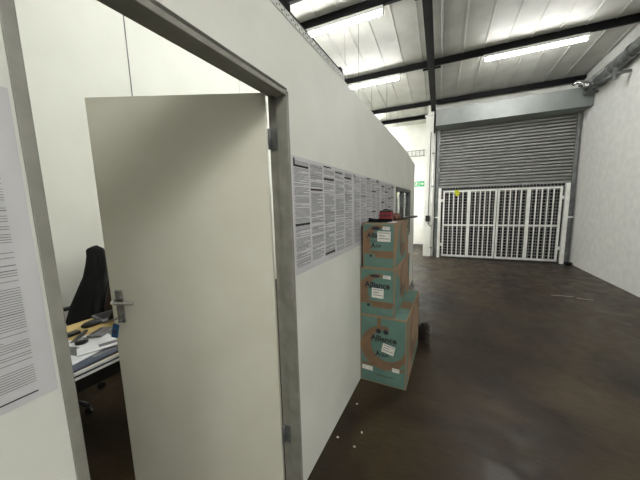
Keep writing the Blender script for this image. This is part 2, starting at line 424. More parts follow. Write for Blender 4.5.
# ---------------------------------------------------------------- fluorescent battens
def batten(yc, x0, x1, label, drop=0.085, tubeM='tube'):
    z = roof_z(yc)
    T = Thing('fluorescent_batten', ((x0 + x1) / 2, yc, z), label, 'light', 'fluorescent tubes under the roof', 'B')
    T.part('housing', MB().box(x0, x1, yc - .042, yc + .042, z - .055, z - 0.005), M['white_steel'])
    T.part('tube', MB().tube([(x0 + .03, yc, z - drop), (x1 - .03, yc, z - drop)], 0.02, 10), M[tubeM])
    for xx in (x0 + .012, x1 - .012):
        T.part('lamp_holder', MB().box(xx - .012, xx + .012, yc - .016, yc + .016, z - drop - .02, z - .02), M['white_steel'])
    for t in (.25, .75):
        xx = x0 + (x1 - x0) * t; T.part('bracket', MB().box(xx - .01, xx + .01, yc - .03, yc + .03, z - .042, z + .01), M['galv'])
batten(4.09, -2.33, -0.80, 'lit fluorescent tube under the roof nearest the partition top')
batten(5.99, -2.33, -0.83, 'lit fluorescent tube farther back, left of the rafter')
batten(5.99, 0.63, 2.07, 'lit fluorescent tube right of the rafter, before the shutter')
batten(-1.7, 1.15, 2.65, 'added unseen fluorescent tube farther behind the photographer, right bay', tubeM='boosted_tube')  # added out of view to throw light through the doorway onto the door
batten(-3.4, 0.9, 2.4, 'added unseen fluorescent tube farthest behind the photographer, by the rear wall', tubeM='boosted_tube')  # extra unseen lamp, put in to brighten the door and partition
batten(0.22, 1.15, 2.65, 'added unseen fluorescent tube behind the photographer in the right bay', tubeM='boosted_tube')  # unseen fill lamp added for the near partition and door
batten(2.15, -2.33, -0.83, 'lit fluorescent tube above the office with the chair')

batten(8.90, -2.95, -1.75, 'added fluorescent tube at the far end, hidden behind the partition to brighten the passage', tubeM='boosted_tube')  # hidden lamp added to make the passage wall and floor brighter
# luminaires hung on wires inside the offices
def hung(yc, xs, label, z=2.1, zt=None, tubeM='office_tube'):
    T = Thing('suspended_luminaire', (sum(xs) / 2, yc, z), label, 'light', 'lights hung on wires inside the offices', 'B')
    zt = zt or roof_z(yc)
    for x in xs: T.part('wire', MB().tube([(x, yc, z), (x, yc, zt)], 0.0028, 6), M['black_steel'])
    c = sum(xs) / 2
    T.part('housing', MB().box(c - .6, c + .6, yc - .05, yc + .05, z - .05, z), M['white_steel'])
    T.part('tube', MB().tube([(c - .57, yc, z - .075), (c + .57, yc, z - .075)], 0.019, 10), M[tubeM])
hung(4.15, (-1.38, -1.17), 'luminaire hung on two thin wires below the nearest lit tube')
hung(6.05, (-1.42, -1.10), 'luminaire hung on two thin wires below the second lit tube')
hung(7.96, (-1.38, -1.14), 'luminaire hung on two thin wires farthest back by the passage', tubeM='boosted_tube')

# louvred fitting on the far wall
T = Thing('wall_light', (-0.85, 9.5, 3.0), 'white wall light with wire guard high on the far passage wall', 'light', frame='B')
T.part('housing', MB().box(-1.15, -0.52, 9.50, 9.60, 3.00, 3.12), M['white_steel'])
mb = MB()
for x in (-1.02, -.9, -.78, -.66, -.54): mb.box(x - .006, x + .006, 9.47, 9.5, 2.97, 3.15)
mb.box(-1.2, -.5, 9.47, 9.485, 3.14, 3.155).box(-1.2, -.5, 9.47, 9.485, 2.965, 2.98)
T.part('guard', mb, M['galv'])
# exit sign
T = Thing('exit_sign', (-0.69, 9.58, 2.09), 'green emergency exit sign with running figure and arrow, far passage wall', 'sign', frame='B')
T.part('panel', MB().box(-0.90, -0.48, 9.585, 9.6, 2.0, 2.18), M['green'])
mb = MB(); yy = 9.583
mb.box(-0.675, -0.665, yy, 9.586, 2.0, 2.18)
mb.box(-.64, -.56, yy, 9.586, 2.08, 2.10)                       # arrow
mb.poly([(-.575, yy, 2.045), (-.575, yy, 2.135), (-.515, yy, 2.09)], (0, .002, 0))
mb.box(-.87, -.80, yy, 9.586, 2.02, 2.16)                       # doorway
mb.ball((-.745, yy, 2.15), .013, .003, .013)                    # running figure
mb.poly([(-.765, yy, 2.13), (-.73, yy, 2.135), (-.745, yy, 2.075), (-.77, yy, 2.08)], (0, .002, 0))
mb.poly([(-.77, yy, 2.08), (-.75, yy, 2.075), (-.72, yy, 2.05), (-.725, yy, 2.02), (-.74, yy, 2.02), (-.737, yy, 2.045)], (0, .002, 0))
mb.poly([(-.77, yy, 2.08), (-.755, yy, 2.075), (-.775, yy, 2.045), (-.80, yy, 2.035), (-.80, yy, 2.048), (-.785, yy, 2.055)], (0, .002, 0))
mb.poly([(-.735, yy, 2.13), (-.70, yy, 2.10), (-.705, yy, 2.092), (-.738, yy, 2.115)], (0, .002, 0))
T.part('pictogram', mb, M['label'])

# ================================================================ SHUTTER AND GATE
T = Thing('roller_shutter', (1.3, 7.9, 0), 'closed grey corrugated roller shutter behind the white gate', 'shutter', frame='B')
pitch = 0.0740; zg = pitch * 25
mb = MB(); z = zg; prof_ = []
while z < 3.45:
    prof_ += [(7.912, z), (7.900, z + .006), (7.897, z + .020), (7.900, z + .036), (7.910, z + .043), (7.985, z + .044), (7.985, z + .0735)]
    z += pitch
prev = None
for (py, pz) in prof_:
    a = mb.bm.verts.new((-0.06, py, pz)); b = mb.bm.verts.new((2.68, py, pz))
    if prev: mb.bm.faces.new((prev[0], prev[1], b, a))
    prev = (a, b)
cu = T.part('curtain', mb, M['shutter']); s_ = cu.modifiers.new('s', 'SOLIDIFY'); s_.thickness = 0.002
# the lower half is a grille of open slots
mb = MB(); z = 0.074
while z <= zg + .001:
    mb.box(-.06, 2.68, 7.895, 7.905, z - .010, z + .010); z += pitch
x = -.05
while x < 2.68:
    mb.box(x - .005, x + .005, 7.896, 7.904, .06, zg); x += .0655
T.part('grille', mb, M['shutter'])
T.part('dark_backdrop', MB().box(-.06, 2.68, 7.99, 8.01, .0, 3.4), M['black_steel'])  # black sheet added so the slots and slat gaps read as shade
for x0, x1 in ((-.125, -.05), (2.66, 2.735)):
    T.part('guide_rail', MB().box(x0, x1, 7.865, 7.885, 0, 3.4).box(x0 if x0 < 0 else x1 - .02, x0 + .02 if x0 < 0 else x1, 7.86, 7.95, 0, 3.4).box(x0, x1, 7.935, 7.95, 0, 3.4), M['galv'])
T.part('housing', MB().box(-0.155, 2.75, 7.45, 7.88, 3.335, 3.715), M['box_metal'], bevel=0.004)
T.part('bottom_bar', MB().box(-.06, 2.68, 7.89, 7.925, 0.0, 0.07), M['galv'])

GY = 7.80
def gate_leaf(x0, x1, label, first):
    T = Thing('security_gate', (x0 if first else x1, GY, 0.03), label, 'gate', frame='B')
    z0, z1 = 0.045, 1.765; zm = 0.875; t = .02
    mb = MB().box(x0, x1, GY - t, GY + t, z1 - .04, z1).box(x0, x1, GY - t, GY + t, z0, z0 + .04)
    mb.box(x0, x0 + .04, GY - t, GY + t, z0, z1).box(x1 - .04, x1, GY - t, GY + t, z0, z1)
    T.part('gate_frame', mb, M['white_steel'])
    xm = (x0 + x1) / 2
    T.part('middle_stile', MB().box(xm - .035, xm + .035, GY - t - .002, GY + t + .002, z0, z1), M['white_steel'])
    T.part('middle_rail', MB().box(x0, x1, GY - .016, GY + .016, zm - .02, zm + .02), M['white_steel'])
    for (a, b) in ((x0 + .04, xm - .035), (xm + .035, x1 - .04)):
        for k in range(1, 5):
            x = a + (b - a) * k / 5
            T.part('bar', MB().box(x - .011, x + .011, GY - .011, GY + .011, z0 + .03, z1 - .03), M['white_steel'])
    xh = x0 if first else x1; sgn = -1 if first else 1
    for z in (.36, 1.52): T.part('hinge', MB().box(min(xh, xh + sgn * .045), max(xh, xh + sgn * .045), GY - .015, GY + .015, z - .035, z + .035), M['white_steel'])
    return T
gate_leaf(0.06, 1.255, 'left leaf of the white barred steel gate before the roller shutter', True)
gate_leaf(1.272, 2.50, 'right leaf of the white barred steel gate before the roller shutter', False)
for (x0, x1, l) in ((-0.055, 0.012, 'white square gate post beside the white pillar'), (2.548, 2.625, 'white square gate post against the right wall')):
    T = Thing('gate_post', ((x0 + x1) / 2, GY, 0), l, 'post', frame='B')
    T.part('post', MB().box(x0, x1, GY - .035, GY + .035, 0, 1.835), M['white_steel'], bevel=.004)
    a, b = (x0 - .13, x0) if x0 < 1 else (x1, x1 + .12)
    T.part('stay', MB().box(a, b, GY - .012, GY + .012, 1.06, 1.09), M['white_steel'])
mb = MB().box(0.33, 0.42, GY - .028, GY - .022, 1.66, 1.772).box(0.32, 0.44, GY - .028, GY + .026, 1.7665, 1.778).ball((.39, GY - .045, 1.69), .065, .018, .07, 10, 7, .2)
tag(link('yellow_cloth', mb, M['yellow'], off=(0.33, GY, 1.77), frame='B'), 'yellow cloth hooked over the top rail of the left gate leaf', 'cloth')

# shutter chain hoist, its conduit and the white downpipe
T = Thing('hoist_control', (-0.30, 7.80, 1.05), 'black hoist control box with hanging cable on the white pillar', 'control box', frame='B')
T.part('control_box', MB().box(-.36, -.25, 7.77, 7.86, .97, 1.13), M['black_plastic'], bevel=.01)
T.part('cable', MB().tube([(-.29, 7.80, 1.13), (-.285, 7.83, 2.2), (-.28, 7.84, 3.3)], .009, 8), M['black_plastic'])
T.part('pull_cord', MB().tube([(-.30, 7.79, .98), (-.27, 7.77, .88), (-.24, 7.76, .84), (-.215, 7.77, .87)], .010, 8), M['black_plastic'])
T = Thing('conduit', (-.21, 7.83, 0), 'white vertical pipe between the white pillar and the shutter', 'pipe', frame='B')
T.part('pipe', MB().tube([(-.205, 7.83, 0.02), (-.205, 7.83, 3.25)], .024, 12), M['white_steel'])
for z in (.25, 1.9, 2.75): T.part('clip', MB().box(-.235, -.175, 7.80, 7.86, z - .015, z + .015), M['galv'])
mb = MB()
mb.ball((2.68, 7.69, .035), .07, .06, .035, 14, 9, .12)
tag(link('black_bag', mb, M['black_fabric'], off=(2.68, 7.69, 0), frame='B'), 'small black bag lying on the floor at the foot of the right gate post', 'bag')

# ---------------------------------------------------------------- pipework under the roof on the right wall
T = Thing('ventilation_pipe', (2.6, 7, 3.6), 'dull grey metal pipe with clamps running high along the right wall', 'pipe', frame='B')
T.part('pipe', MB().tube([(2.655, 7.05, 3.66), (2.655, 6.60, 3.70), (2.65, 5.9, 3.75), (2.64, 3.0, 3.88)], .095, 20), M['galv'])
T.part('pipe', MB().tube([(2.655, 7.30, 3.68), (2.655, 6.9, 3.68)], .075, 16), M['galv'])
for y in (7.05, 6.62, 6.08): T.part('clamp', MB().tube([(2.655, y - .03, 3.665 + (7.05 - y) * .08), (2.655, y + .03, 3.665 + (7.05 - y) * .08)], .110, 20), M['galv'])
T.part('connector', MB().tube([(2.66, 6.92, 3.67), (2.62, 6.9, 3.6), (2.6, 6.86, 3.63)], .035, 10), M['silver'])
mb = MB().tube([(2.38, 7.40, 3.77), (2.44, 7.40, 3.81), (2.50, 7.39, 3.79), (2.55, 7.37, 3.73), (2.60, 7.33, 3.70), (2.655, 7.28, 3.68)], [.03, .035, .045, .055, .06, .06], 12)
for i in range(5): mb.tube([(2.50 + i * .03, 7.392 - i * .018, 3.77 - i * .02), (2.51 + i * .03, 7.386 - i * .018, 3.763 - i * .02)], .066, 12)
T.part('elbow', mb, M['silver'], label='bright silver elbow')
mb = MB().box(2.52, 2.755, 6.30, 6.34, 3.50, 3.54)
mb.tube([(2.56, 7.40, 3.66), (2.56, 6.32, 3.52)], .016, 8).tube([(2.56, 7.38, 3.58), (2.56, 6.32, 3.52)], .014, 8).tube([(2.56, 7.40, 3.66), (2.56, 7.38, 3.58)], .014, 8)
mb.box(2.53, 2.57, 6.29, 6.33, 3.42, 3.60)
mb.box(2.54, 2.755, 7.32, 7.36, 3.54, 3.58)
T.part('bracket', mb, M['galv'])

# ================================================================ POSTERS
def poster(y0, y1, z0, z1, label, group, bars, seed, side=1, curl=0.0, ncol=5, start=0, lh=.0022, pitch=.0056, gap=.12):
    random.seed(seed)
    T = Thing('text_poster', (PX, (y0 + y1) / 2, z0), label, 'poster', group)
    mb = MB(); n = 24
    def px(y, z):       # sheet hangs a little loose at its lower edge
        t = (z1 - z) / (z1 - z0)
        return PX + 0.0015 + curl * t * t * (0.5 + 0.5 * math.sin((y - y0) * 9 + seed))
    rows = 8; g = [[mb.bm.verts.new((px(y0 + (y1 - y0) * i / n, z1 + (z0 - z1) * j / rows), y0 + (y1 - y0) * i / n, z1 + (z0 - z1) * j / rows)) for i in range(n + 1)] for j in range(rows + 1)]
    for j in range(rows):
        for i in range(n): mb.bm.faces.new((g[j][i], g[j][i + 1], g[j + 1][i + 1], g[j + 1][i]))
    sh = T.part('sheet', mb, M['paper']); s_ = sh.modifiers.new('s', 'SOLIDIFY'); s_.thickness = 0.0004
    mb = MB(); cw = (y1 - y0 - .02) / ncol
    def bar(m_, ya, yb, z, h):
        k = 3
        for i in range(k):
            a, b = ya + (yb - ya) * i / k, ya + (yb - ya) * (i + 1) / k
            m_.quad((px(a, z) + .0008, a, z), (px(b, z) + .0008, b, z), (px(b, z + h) + .0008, b, z + h), (px(a, z + h) + .0008, a, z + h))
    for c in range(start, ncol):
        a = y0 + .012 + c * cw; b = a + cw - .018; z = z1 - .022
        while z > z0 + .03:
            if random.random() < gap: z -= .0055; continue
            e = b if random.random() < .72 else a + (b - a) * random.uniform(.3, .9)
            st_ = a + (random.random() < .4) * .006
            bar(mb, st_, e, z, lh if random.random() < .88 else lh * 1.5)
            z -= pitch
    T.part('printed_text', mb, M['ink'])
    mb = MB()
    for (c, zr, h, f) in bars:
        a = y0 + .012 + c * cw; b = a + (cw - .018) * abs(f)
        if f < 0: a, b = a + (cw - .018) * (1 + f), a + (cw - .018)
        bar(mb, a, b, z1 - (z1 - z0) * zr, h)
    if bars: T.part('heading_bars', mb, M['ink_dark'])
G = 'text posters on the partition'
poster(1.064, 1.892, 1.162, 1.727, 'text poster taped nearest the door frame, five columns of small print', G,
       [(0, .012, .0, 1), (0, .085, .010, 1), (0, .58, .010, 1), (1, .27, .010, 1), (2, .03, .007, .7), (2, .155, .010, 1), (2, .93, .012, 1), (4, .10, .010, .9), (0, .07, .03, .10), (3, .06, .006, .8)], 3, curl=.0015)
poster(1.898, 2.728, 1.168, 1.722, 'text poster in the middle of the row on the partition', G,
       [(0, .05, .02, .12), (2, .03, .008, .8), (1, .30, .008, 1), (3, .22, .01, 1), (4, .05, .02, .5), (3, .55, .01, 1), (2, .7, .01, 1)], 5, curl=.0012)
poster(2.734, 3.40, 1.172, 1.718, 'text poster farthest from the door, behind the stacked boxes', G,
       [(0, .1, .012, 1), (1, .2, .012, 1), (2, .12, .012, 1), (3, .3, .012, 1), (0, .4, .012, 1), (2, .5, .012, 1), (3, .08, .012, 1), (1, .6, .012, 1), (2, .32, .012, 1)], 8, curl=.0012, ncol=4)
poster(-0.65, 0.194, 1.163, 1.704, 'text poster on the left side of the doorway, cut by the picture edge', G,
       [(4, .975, .0025, -.6), (4, .33, .005, .5), (4, .52, .004, .6)], 11, start=3, lh=.0011, pitch=.0044, gap=.07)

# ================================================================ CARTONS
def oval(cx, cz, rx, rz, n=18): return [(cx + rx * math.cos(2 * math.pi * k / n), cz + rz * math.sin(2 * math.pi * k / n)) for k in range(n)]
def crescent(mb, cu, cv, R1, du, dv, R2, a0, a1, P, bounds, n=40):
    """ring sector between circle (cu,cv,R1) and the offset inner circle, clipped to the face"""
    u0, u1, v0, v1 = bounds
    cl = lambda u, v: (min(max(u, u0), u1), min(max(v, v0), v1))
    pr = None
    for k in range(n + 1):
        a = a0 + (a1 - a0) * k / n
        o = cl(cu + R1 * math.cos(a), cv + R1 * math.sin(a)); i = cl(cu + du + R2 * math.cos(a), cv + dv + R2 * math.sin(a))
        o, i = mb.bm.verts.new(P(*o)), mb.bm.verts.new(P(*i))
        if pr:
            try: mb.bm.faces.new((pr[0], o, i, pr[1]))
            except ValueError: pass
        pr = (o, i)

def carton(x0, x1, y0, y1, z0, z1, label, spec):
    T = Thing('cardboard_carton', ((x0 + x1) / 2, (y0 + y1) / 2, z0), label, 'box', 'cartons stacked against the partition')
    body = T.part('carton', MB().box(x0, x1, y0, y1, z0, z1), M['cardboard'], bevel=.004)
    F = lambda d: (lambda u, v: (x0 + u, y0 - d, z0 + v))         # front face
    S = lambda d: (lambda u, v: (x1 + d, y0 + u, z0 + v))         # side face
    W, D, H = x1 - x0, y1 - y0, z1 - z0
    def rect(mb, P, u0, u1, v0, v1, rot=0):
        cu, cv = (u0 + u1) / 2, (v0 + v1) / 2; q = []
        for (u, v) in ((u0, v0), (u1, v0), (u1, v1), (u0, v1)):
            du, dv = u - cu, v - cv; q.append(P(cu + du * math.cos(rot) - dv * math.sin(rot), cv + du * math.sin(rot) + dv * math.cos(rot)))
        mb.quad(*q)
    e = .010
    mb = MB(); rect(mb, F(.0006), e, W - e, e, H - e)
    # side: teal field on the far lower part and a band at the near edge
    P = S(.0006)
    if spec['kind'] == 'big':
        rect(mb, P, e, D * .10, e, H - e); rect(mb, P, D * .42, D * .97, e, H * .16)
        mb.quad((x0 + e, y0 + e, z1 + .0006), (x1 - e, y0 + e, z1 + .0006), (x1 - e, y1 - e, z1 + .0006), (x0 + e, y1 - e, z1 + .0006))
    else:
        mb.quad(P(e, e), P(D * .78, e), P(D * .62, H * .35), P(D * .30, H - e)) if spec['kind'] == 'top' else mb.quad(P(e, e), P(D * .85, e), P(D * .45, H * .5), P(e, H * .97))
        rect(mb, P, D * .86, D * .95, H * .45, H * .9)
        mb.quad((x0 + e, y0 + e, z1 + .0006), (x1 - e, y0 + e, z1 + .0006), (x1 - e, y0 + D * .12, z1 + .0006), (x0 + e, y0 + D * .12, z1 + .0006))
    T.part('teal_print', mb, M['teal'], label='teal printed areas')
    mb = MB(); b = (e, W - e, e, H - e)
    P = F(.0011)
    for (cu, cv, R1, du, dv, R2, a0, a1) in spec['swirl']: crescent(mb, cu, cv, R1, du, dv, R2, a0, a1, P, b)
    P = F(.0014)
    for r4 in spec['brown']: rect(mb, P, *r4)
    P = S(.0011)
    crescent(mb, D * .5, H * .55, H * .42, .03, .05, H * .26, math.pi * .5, math.pi * 1.75, P, (e, D - e, e, H - e))
    if spec['kind'] == 'big':
        mb.quad((x1 - .10, y0 + .25, z1 + .0012), (x1 - e, y0 + .25, z1 + .0012), (x1 - e, y0 + .42, z1 + .0012), (x1 - .10, y0 + .42, z1 + .0012))
    T.part('brown_print', mb, M['brown'], label='brown printed swirl')
    place = lambda cu, cv: (lambda u, v, w: (x0 + cu + u, y0 - .0012 - w, z0 + cv + v))
    for (t, cu, cv, tw, th, bold) in spec['text']:
        T.part('lettering', text_mb(t, tw, th, place(cu, cv), .0006, bold), M['ink_dark'])
    mb = MB(); P = F(.0018)
    for (kind, *a) in spec['mark']:
        if kind == 'oval':
            cu, cv, rx, rz = a; mb.bm.faces.new([mb.bm.verts.new(P(u, v)) for (u, v) in oval(cu, cv, rx, rz)])
        if kind == 'leaf':
            cu, cv, s = a
            for sg in (-1, 1):
                mb.bm.faces.new([mb.bm.verts.new(P(cu + sg * u * s, cv + v * s)) for (u, v) in ((.1, 0), (.5, .5), (.9, .45), (1.2, 0), (.9, -.42), (.5, -.45))])
        if kind == 'line': rect(mb, P, *a)
    P = S(.0018)
    mb.bm.faces.new([mb.bm.verts.new(P(*q)) for q in ((D * .33, H * .28), (D * .36, H * .33), (D * .355, H * .47), (D * .32, H * .44), (D * .30, H * .35))])
    mb.bm.faces.new([mb.bm.verts.new(P(*q)) for q in ((D * .39, H * .34), (D * .43, H * .42), (D * .40, H * .52), (D * .375, H * .42))])
    if spec['kind'] != 'top': rect(mb, P, D * .93, D * .97, H * .72, H * .88)
    else: rect(mb, P, D * .93, D * .97, H * .3, H * .42); rect(mb, P, D * .8, D * .95, H * .78, H * .81)
    T.part('printed_mark', mb, M['ink_dark'])
    for (u0, u1, v0, v1, rot, lines) in spec['label']:
        mb = MB(); rect(mb, F(.0024), u0, u1, v0, v1, rot); lb = T.part('paper_label', mb, M['label'], label='white paper label')
        mb = MB(); w_, h_ = u1 - u0, v1 - v0; P = F(.0028)
        cu, cv = (u0 + u1) / 2, (v0 + v1) / 2
        for k in range(lines):
            zz = v1 - h_ * (k + .7) / (lines + .6)
            q = []
            for (u, v) in ((u0 + w_ * .1, zz), (u1 - w_ * (.1 + .3 * (k % 2)), zz), (u1 - w_ * (.1 + .3 * (k % 2)), zz + h_ * .07), (u0 + w_ * .1, zz + h_ * .07)):
                du, dv = u - cu, v - cv; q.append(P(cu + du * math.cos(rot) - dv * math.sin(rot), cv + du * math.sin(rot) + dv * math.cos(rot)))
            mb.quad(*q)
        T.part('label_print', mb, M['ink'], parent=lb)
pi = math.pi
carton(-0.6685, -0.290, 2.045, 2.84, 0, 0.588, 'large teal and brown carton on the floor, bottom of the stack', dict(
    kind='big', swirl=[(.20, .325, .190, .03, .025, .135, pi * .45, pi * 1.95)], brown=[(.145, .175, .48, .578), (.02, .36, .150, .175)],
    text=[('Alliance', .195, .405, .215, .048, True), ('A', .15, .272, .042, .048, True), ('QUA', .205, .264, .065, .030, True)],
    mark=[('line', .12, .28, .083, .086), ('line', .14, .27, .074, .077), ('leaf', .185, .465, .045), ('line', .09, .30, .372, .376)],
    label=[(.185, .285, .285, .362, -.22, 3), (.018, .108, .105, .145, -.04, 0), (.268, .325, .138, .172, -.04, 2)]))
carton(-0.6685, -0.388, 2.045, 2.82, 0.5895, 0.986, 'medium teal and brown carton in the middle of the stack', dict(
    kind='mid', swirl=[(.145, .20, .155, .035, .01, .115, pi * .35, pi * 1.2)], brown=[(.01, .275, .105, .128), (.10, .26, .075, .11)],
    text=[('Alliance', .142, .262, .205, .048, True), ('AQUA', .14, .165, .09, .03, True)],
    mark=[('oval', .125, .335, .042, .013), ('line', .055, .235, .232, .236), ('line', .06, .085, .078, .10)],
    label=[(.10, .195, .155, .235, -.03, 3), (.19, .25, .318, .346, -.03, 2)]))
carton(-0.642, -0.390, 2.045, 2.73, 0.9875, 1.346, 'smallest teal and brown carton on top of the stack', dict(
    kind='top', swirl=[(.13, .21, .135, .03, .01, .10, pi * .35, pi * 1.2)], brown=[(.01, .24, .115, .142), (.10, .24, .085, .115)],
    text=[('Alliance', .118, .262, .17, .040, True), ('A', .085, .185, .034, .046, True), ('QUA', .126, .178, .045, .026, True)],
    mark=[('oval', .105, .318, .034, .014), ('line', .05, .14, .215, .219), ('line', .055, .075, .09, .11)],
    label=[(.118, .220, .215, .295, -.02, 3), (.158, .215, .305, .332, -.02, 2)]))

# things lying on the top carton
zt = 1.3465
mb = MB()
mb.tube([(-.615, 2.12, zt + .019), (-.585, 2.125, zt + .016), (-.54, 2.14, zt + .013), (-.44, 2.17, zt + .013)], [.018, .015, .0115, .011], 10)
mb.ball((-.53, 2.15, zt + .014), .05, .04, .013, 12, 8, .06)
mb.tube([(-.545, 2.19, zt + .02), (-.53, 2.19, zt + .085), (-.50, 2.2, zt + .098), (-.455, 2.195, zt + .092), (-.44, 2.185, zt + .02)], .007, 8)
tag(link('tool_pouch', mb, M['black_fabric'], off=(-.5, 2.16, zt)), 'black cloth tool pouch with loop lying on the top carton', 'pouch')
T = Thing('tool_case', (-.46, 2.13, zt + .02), 'dark red plastic tool case resting on the black pouch', 'case')
T.part('case', MB().box(-.525, -.425, 2.098, 2.165, zt + .028, zt + .082), M['red'], bevel=.006)
T.part('rim', MB().box(-.53, -.42, 2.094, 2.17, zt + .05, zt + .057).box(-.52, -.43, 2.098, 2.165, zt + .08, zt + .094), M['black_plastic'])
mb = MB().ball((-.425, 2.27, zt + .036), .04, .045, .032, 12, 8, .12)
tag(link('leather_bundle', mb, M['leather'], off=(-.425, 2.27, zt)), 'small crumpled brown bundle beside the dark red case', 'bundle')
mb = MB().tube([(-.425, 2.34, zt + .0155), (-.38, 2.5, zt + .0155), (-.362, 2.62, zt + .015), (-.325, 2.80, zt + .012)], [.012, .014, .013, .010], 10)
tag(link('black_rod', mb, M['black_plastic'], off=(-.39, 2.5, zt)), 'black rod handle sticking out over the right edge of the top carton', 'rod')
tag(link('paper_sheet', MB().box(-.46, -.40, 2.075, 2.20, zt + .0012, zt + .0025), M['page'], off=(-.43, 2.13, zt)), 'small white paper under the tools on the top carton', 'paper')

# broom lying behind the cartons, its bristles sticking out on the floor
T = Thing('broom', (-.3, 2.95, 0), 'dark bristled broom head on the floor behind the cartons', 'broom')
T.part('broom_block', MB().box(-.36, -.27, 2.89, 2.97, .03, .19), M['black_plastic'], bevel=.01)
random.seed(3); mb = MB()
for i in range(420):
    a = (-.30 + random.uniform(-.01, .03), 2.93 + random.uniform(-.05, .05), random.uniform(.03, .18))
    L_ = random.uniform(.07, .125)
    d = Vector((1, random.uniform(-.7, .5), (a[2] - .10) * 4 + random.uniform(-.7, .35))).normalized()
    b = Vector(a) + d * L_; b.z = max(b.z, .004)
    m1 = Vector(a) + d * L_ * .5; m1.z = max(m1.z, .006)
    mb.tube([a, m1, b], [.0022, .0018, .0008], 4)
T.part('bristles', mb, M['bristle'], kind='stuff')
T.part('broom_handle', MB().tube([(-.32, 2.93, .12), (-.50, 3.02, .08), (-.64, 4.0, .02)], .012, 8), M['leather'])

# litter on the floor
for (px_, py_, s_, r_) in ((1.55, 5.22, .13, .1), (1.80, 5.17, .09, -.2)):
    mb = MB().box(-s_, s_, -.006, .006, 0, .002, Euler((0, 0, r_)), (0, 0, 0))
    for v in mb.bm.verts: v.co += Vector((px_, py_, .0005))
    tag(link('paint_streak', mb, M['label'], off=(px_, py_, 0)), 'thin white scrap lying on the open floor, ' + ('left piece' if px_ < 1.6 else 'right piece'), 'scrap')
random.seed(12)
for i, (u, v, l) in enumerate(((-.62, 1.42, 'tiny pale chip on the floor beside the partition, nearest the doorway'), (-.60, 1.75, 'tiny pale chip against the partition foot, before the cartons'),
                         (-.49, 1.52, 'tiny pale chip on the floor a step out from the partition'), (-.50, 1.40, 'tiny pale chip nearest the camera on the dark floor'))):
    tag(link('paint_chip', MB().box(u - .007, u + .007, v - .005, v + .005, .0005, .004, Euler((0, 0, i))), M['label'], off=(u, v, 0)), l, 'chip')

# ================================================================ OFFICE DESK AND CHAIR
DZ = 0.74
T = Thing('office_desk', (-1.9, 0.7, 0), 'beech topped office desk with white edge seen through the open door', 'desk')
T.part('desktop', MB().box(-2.28, -1.575, 0.05, 1.5, DZ - .03, DZ), M['beech'])
T.part('edge_strip', MB().box(-1.575, -1.565, 0.05, 1.5, DZ - .012, DZ + .001).box(-1.575, -1.563, 0.05, 1.5, DZ - .034, DZ - .022), M['desk_white'], label='white edging with a groove')
T.part('edge_core', MB().box(-1.574, -1.567, 0.05, 1.5, DZ - .024, DZ - .011), M['black_plastic'])
for (x, y) in ((-1.66, .12), (-1.66, 1.43), (-2.2, .12), (-2.2, 1.43)):
    T.part('leg', MB().box(x - .025, x + .025, y - .025, y + .025, 0, DZ - .03), M['black_steel'])
T.part('modesty_panel', MB().box(-2.21, -2.19, .15, 1.4, .3, DZ - .03), M['black_plastic'])

def flat(name, c, sx, sy, h, rot, m, label, cat, z=DZ, group=None, bevel=0, extra=None):
    T = Thing(name, (c[0], c[1], z), label, cat, group)
    mb = MB().box(c[0] - sx / 2, c[0] + sx / 2, c[1] - sy / 2, c[1] + sy / 2, z, z + h, Euler((0, 0, rot)))
    T.part('body', mb, M[m], bevel=bevel)
    if extra:
        for (nm, dx, dy, w_, l_, mm, hh) in extra:
            mb = MB().box(dx - w_ / 2, dx + w_ / 2, dy - l_ / 2, dy + l_ / 2, z + h, z + h + hh, Euler((0, 0, 0)))
            for v in mb.bm.verts:
                q = Euler((0, 0, rot)).to_matrix() @ Vector((v.co.x, v.co.y, 0)); v.co.x = q.x + c[0]; v.co.y = q.y + c[1]
            T.part(nm, mb, M[mm])
    return T
flat('folder', (-1.66, .66, 0), .15, .46, .012, .05, 'navy', 'navy folder lying along the front edge of the desk', 'folder', extra=[('label', .02, .02, .03, .12, 'device', .0006), ('strip', -.03, .05, .012, .3, 'galv', .0006)])
flat('document', (-1.80, .58, 0), .30, .22, .004, .25, 'page', 'white printed document nearest the door frame on the desk', 'paper', z=DZ + .0125, extra=[('print', .0, .02, .16, .07, 'galv', .0003), ('logo', .09, .06, .04, .03, 'navy', .0004)])
flat('document', (-1.84, .80, 0), .28, .22, .003, -.15, 'page', 'white document with a green mark, right side of the desk pile', 'paper', z=DZ + .0001, extra=[('green_mark', .05, .05, .03, .03, 'green_print', .0004), ('print', -.03, .03, .12, .06, 'galv', .0003)])
flat('booklet', (-1.70, .72, 0), .10, .26, .006, -.35, 'page', 'narrow white booklet lying across the navy folder', 'booklet', z=DZ + .0175, extra=[('print', 0, 0, .04, .08, 'device', .0004)])
flat('calculator', (-1.93, .79, 0), .085, .12, .014, .5, 'device', 'grey calculator on top of the papers', 'calculator', z=DZ + .004, bevel=.003, extra=[('screen', -.028, 0, .018, .08, 'black_plastic', .001)])
T = Thing('tape_measure', (-1.80, .66, DZ + .017), 'round black tape measure on the white document', 'tape measure')
T.part('case', MB().tube([(-1.86, .665, DZ + .017), (-1.86, .665, DZ + .038)], .03, 18), M['black_plastic'], bevel=.004)
T.part('dial', MB().tube([(-1.86, .665, DZ + .038), (-1.86, .665, DZ + .040)], .014, 14), M['silver'])
mb = MB().box(-.09, .09, -.011, .011, 0, .012, Euler((0, 0, -.75)), (0, 0, 0))
for v in mb.bm.verts: v.co += Vector((-1.98, .70, DZ + .006))
tag(link('marker_pen', mb, M['black_plastic'], off=(-1.98, .70, DZ), bevel=.003), 'long black marker behind the tape measure on the papers', 'pen')
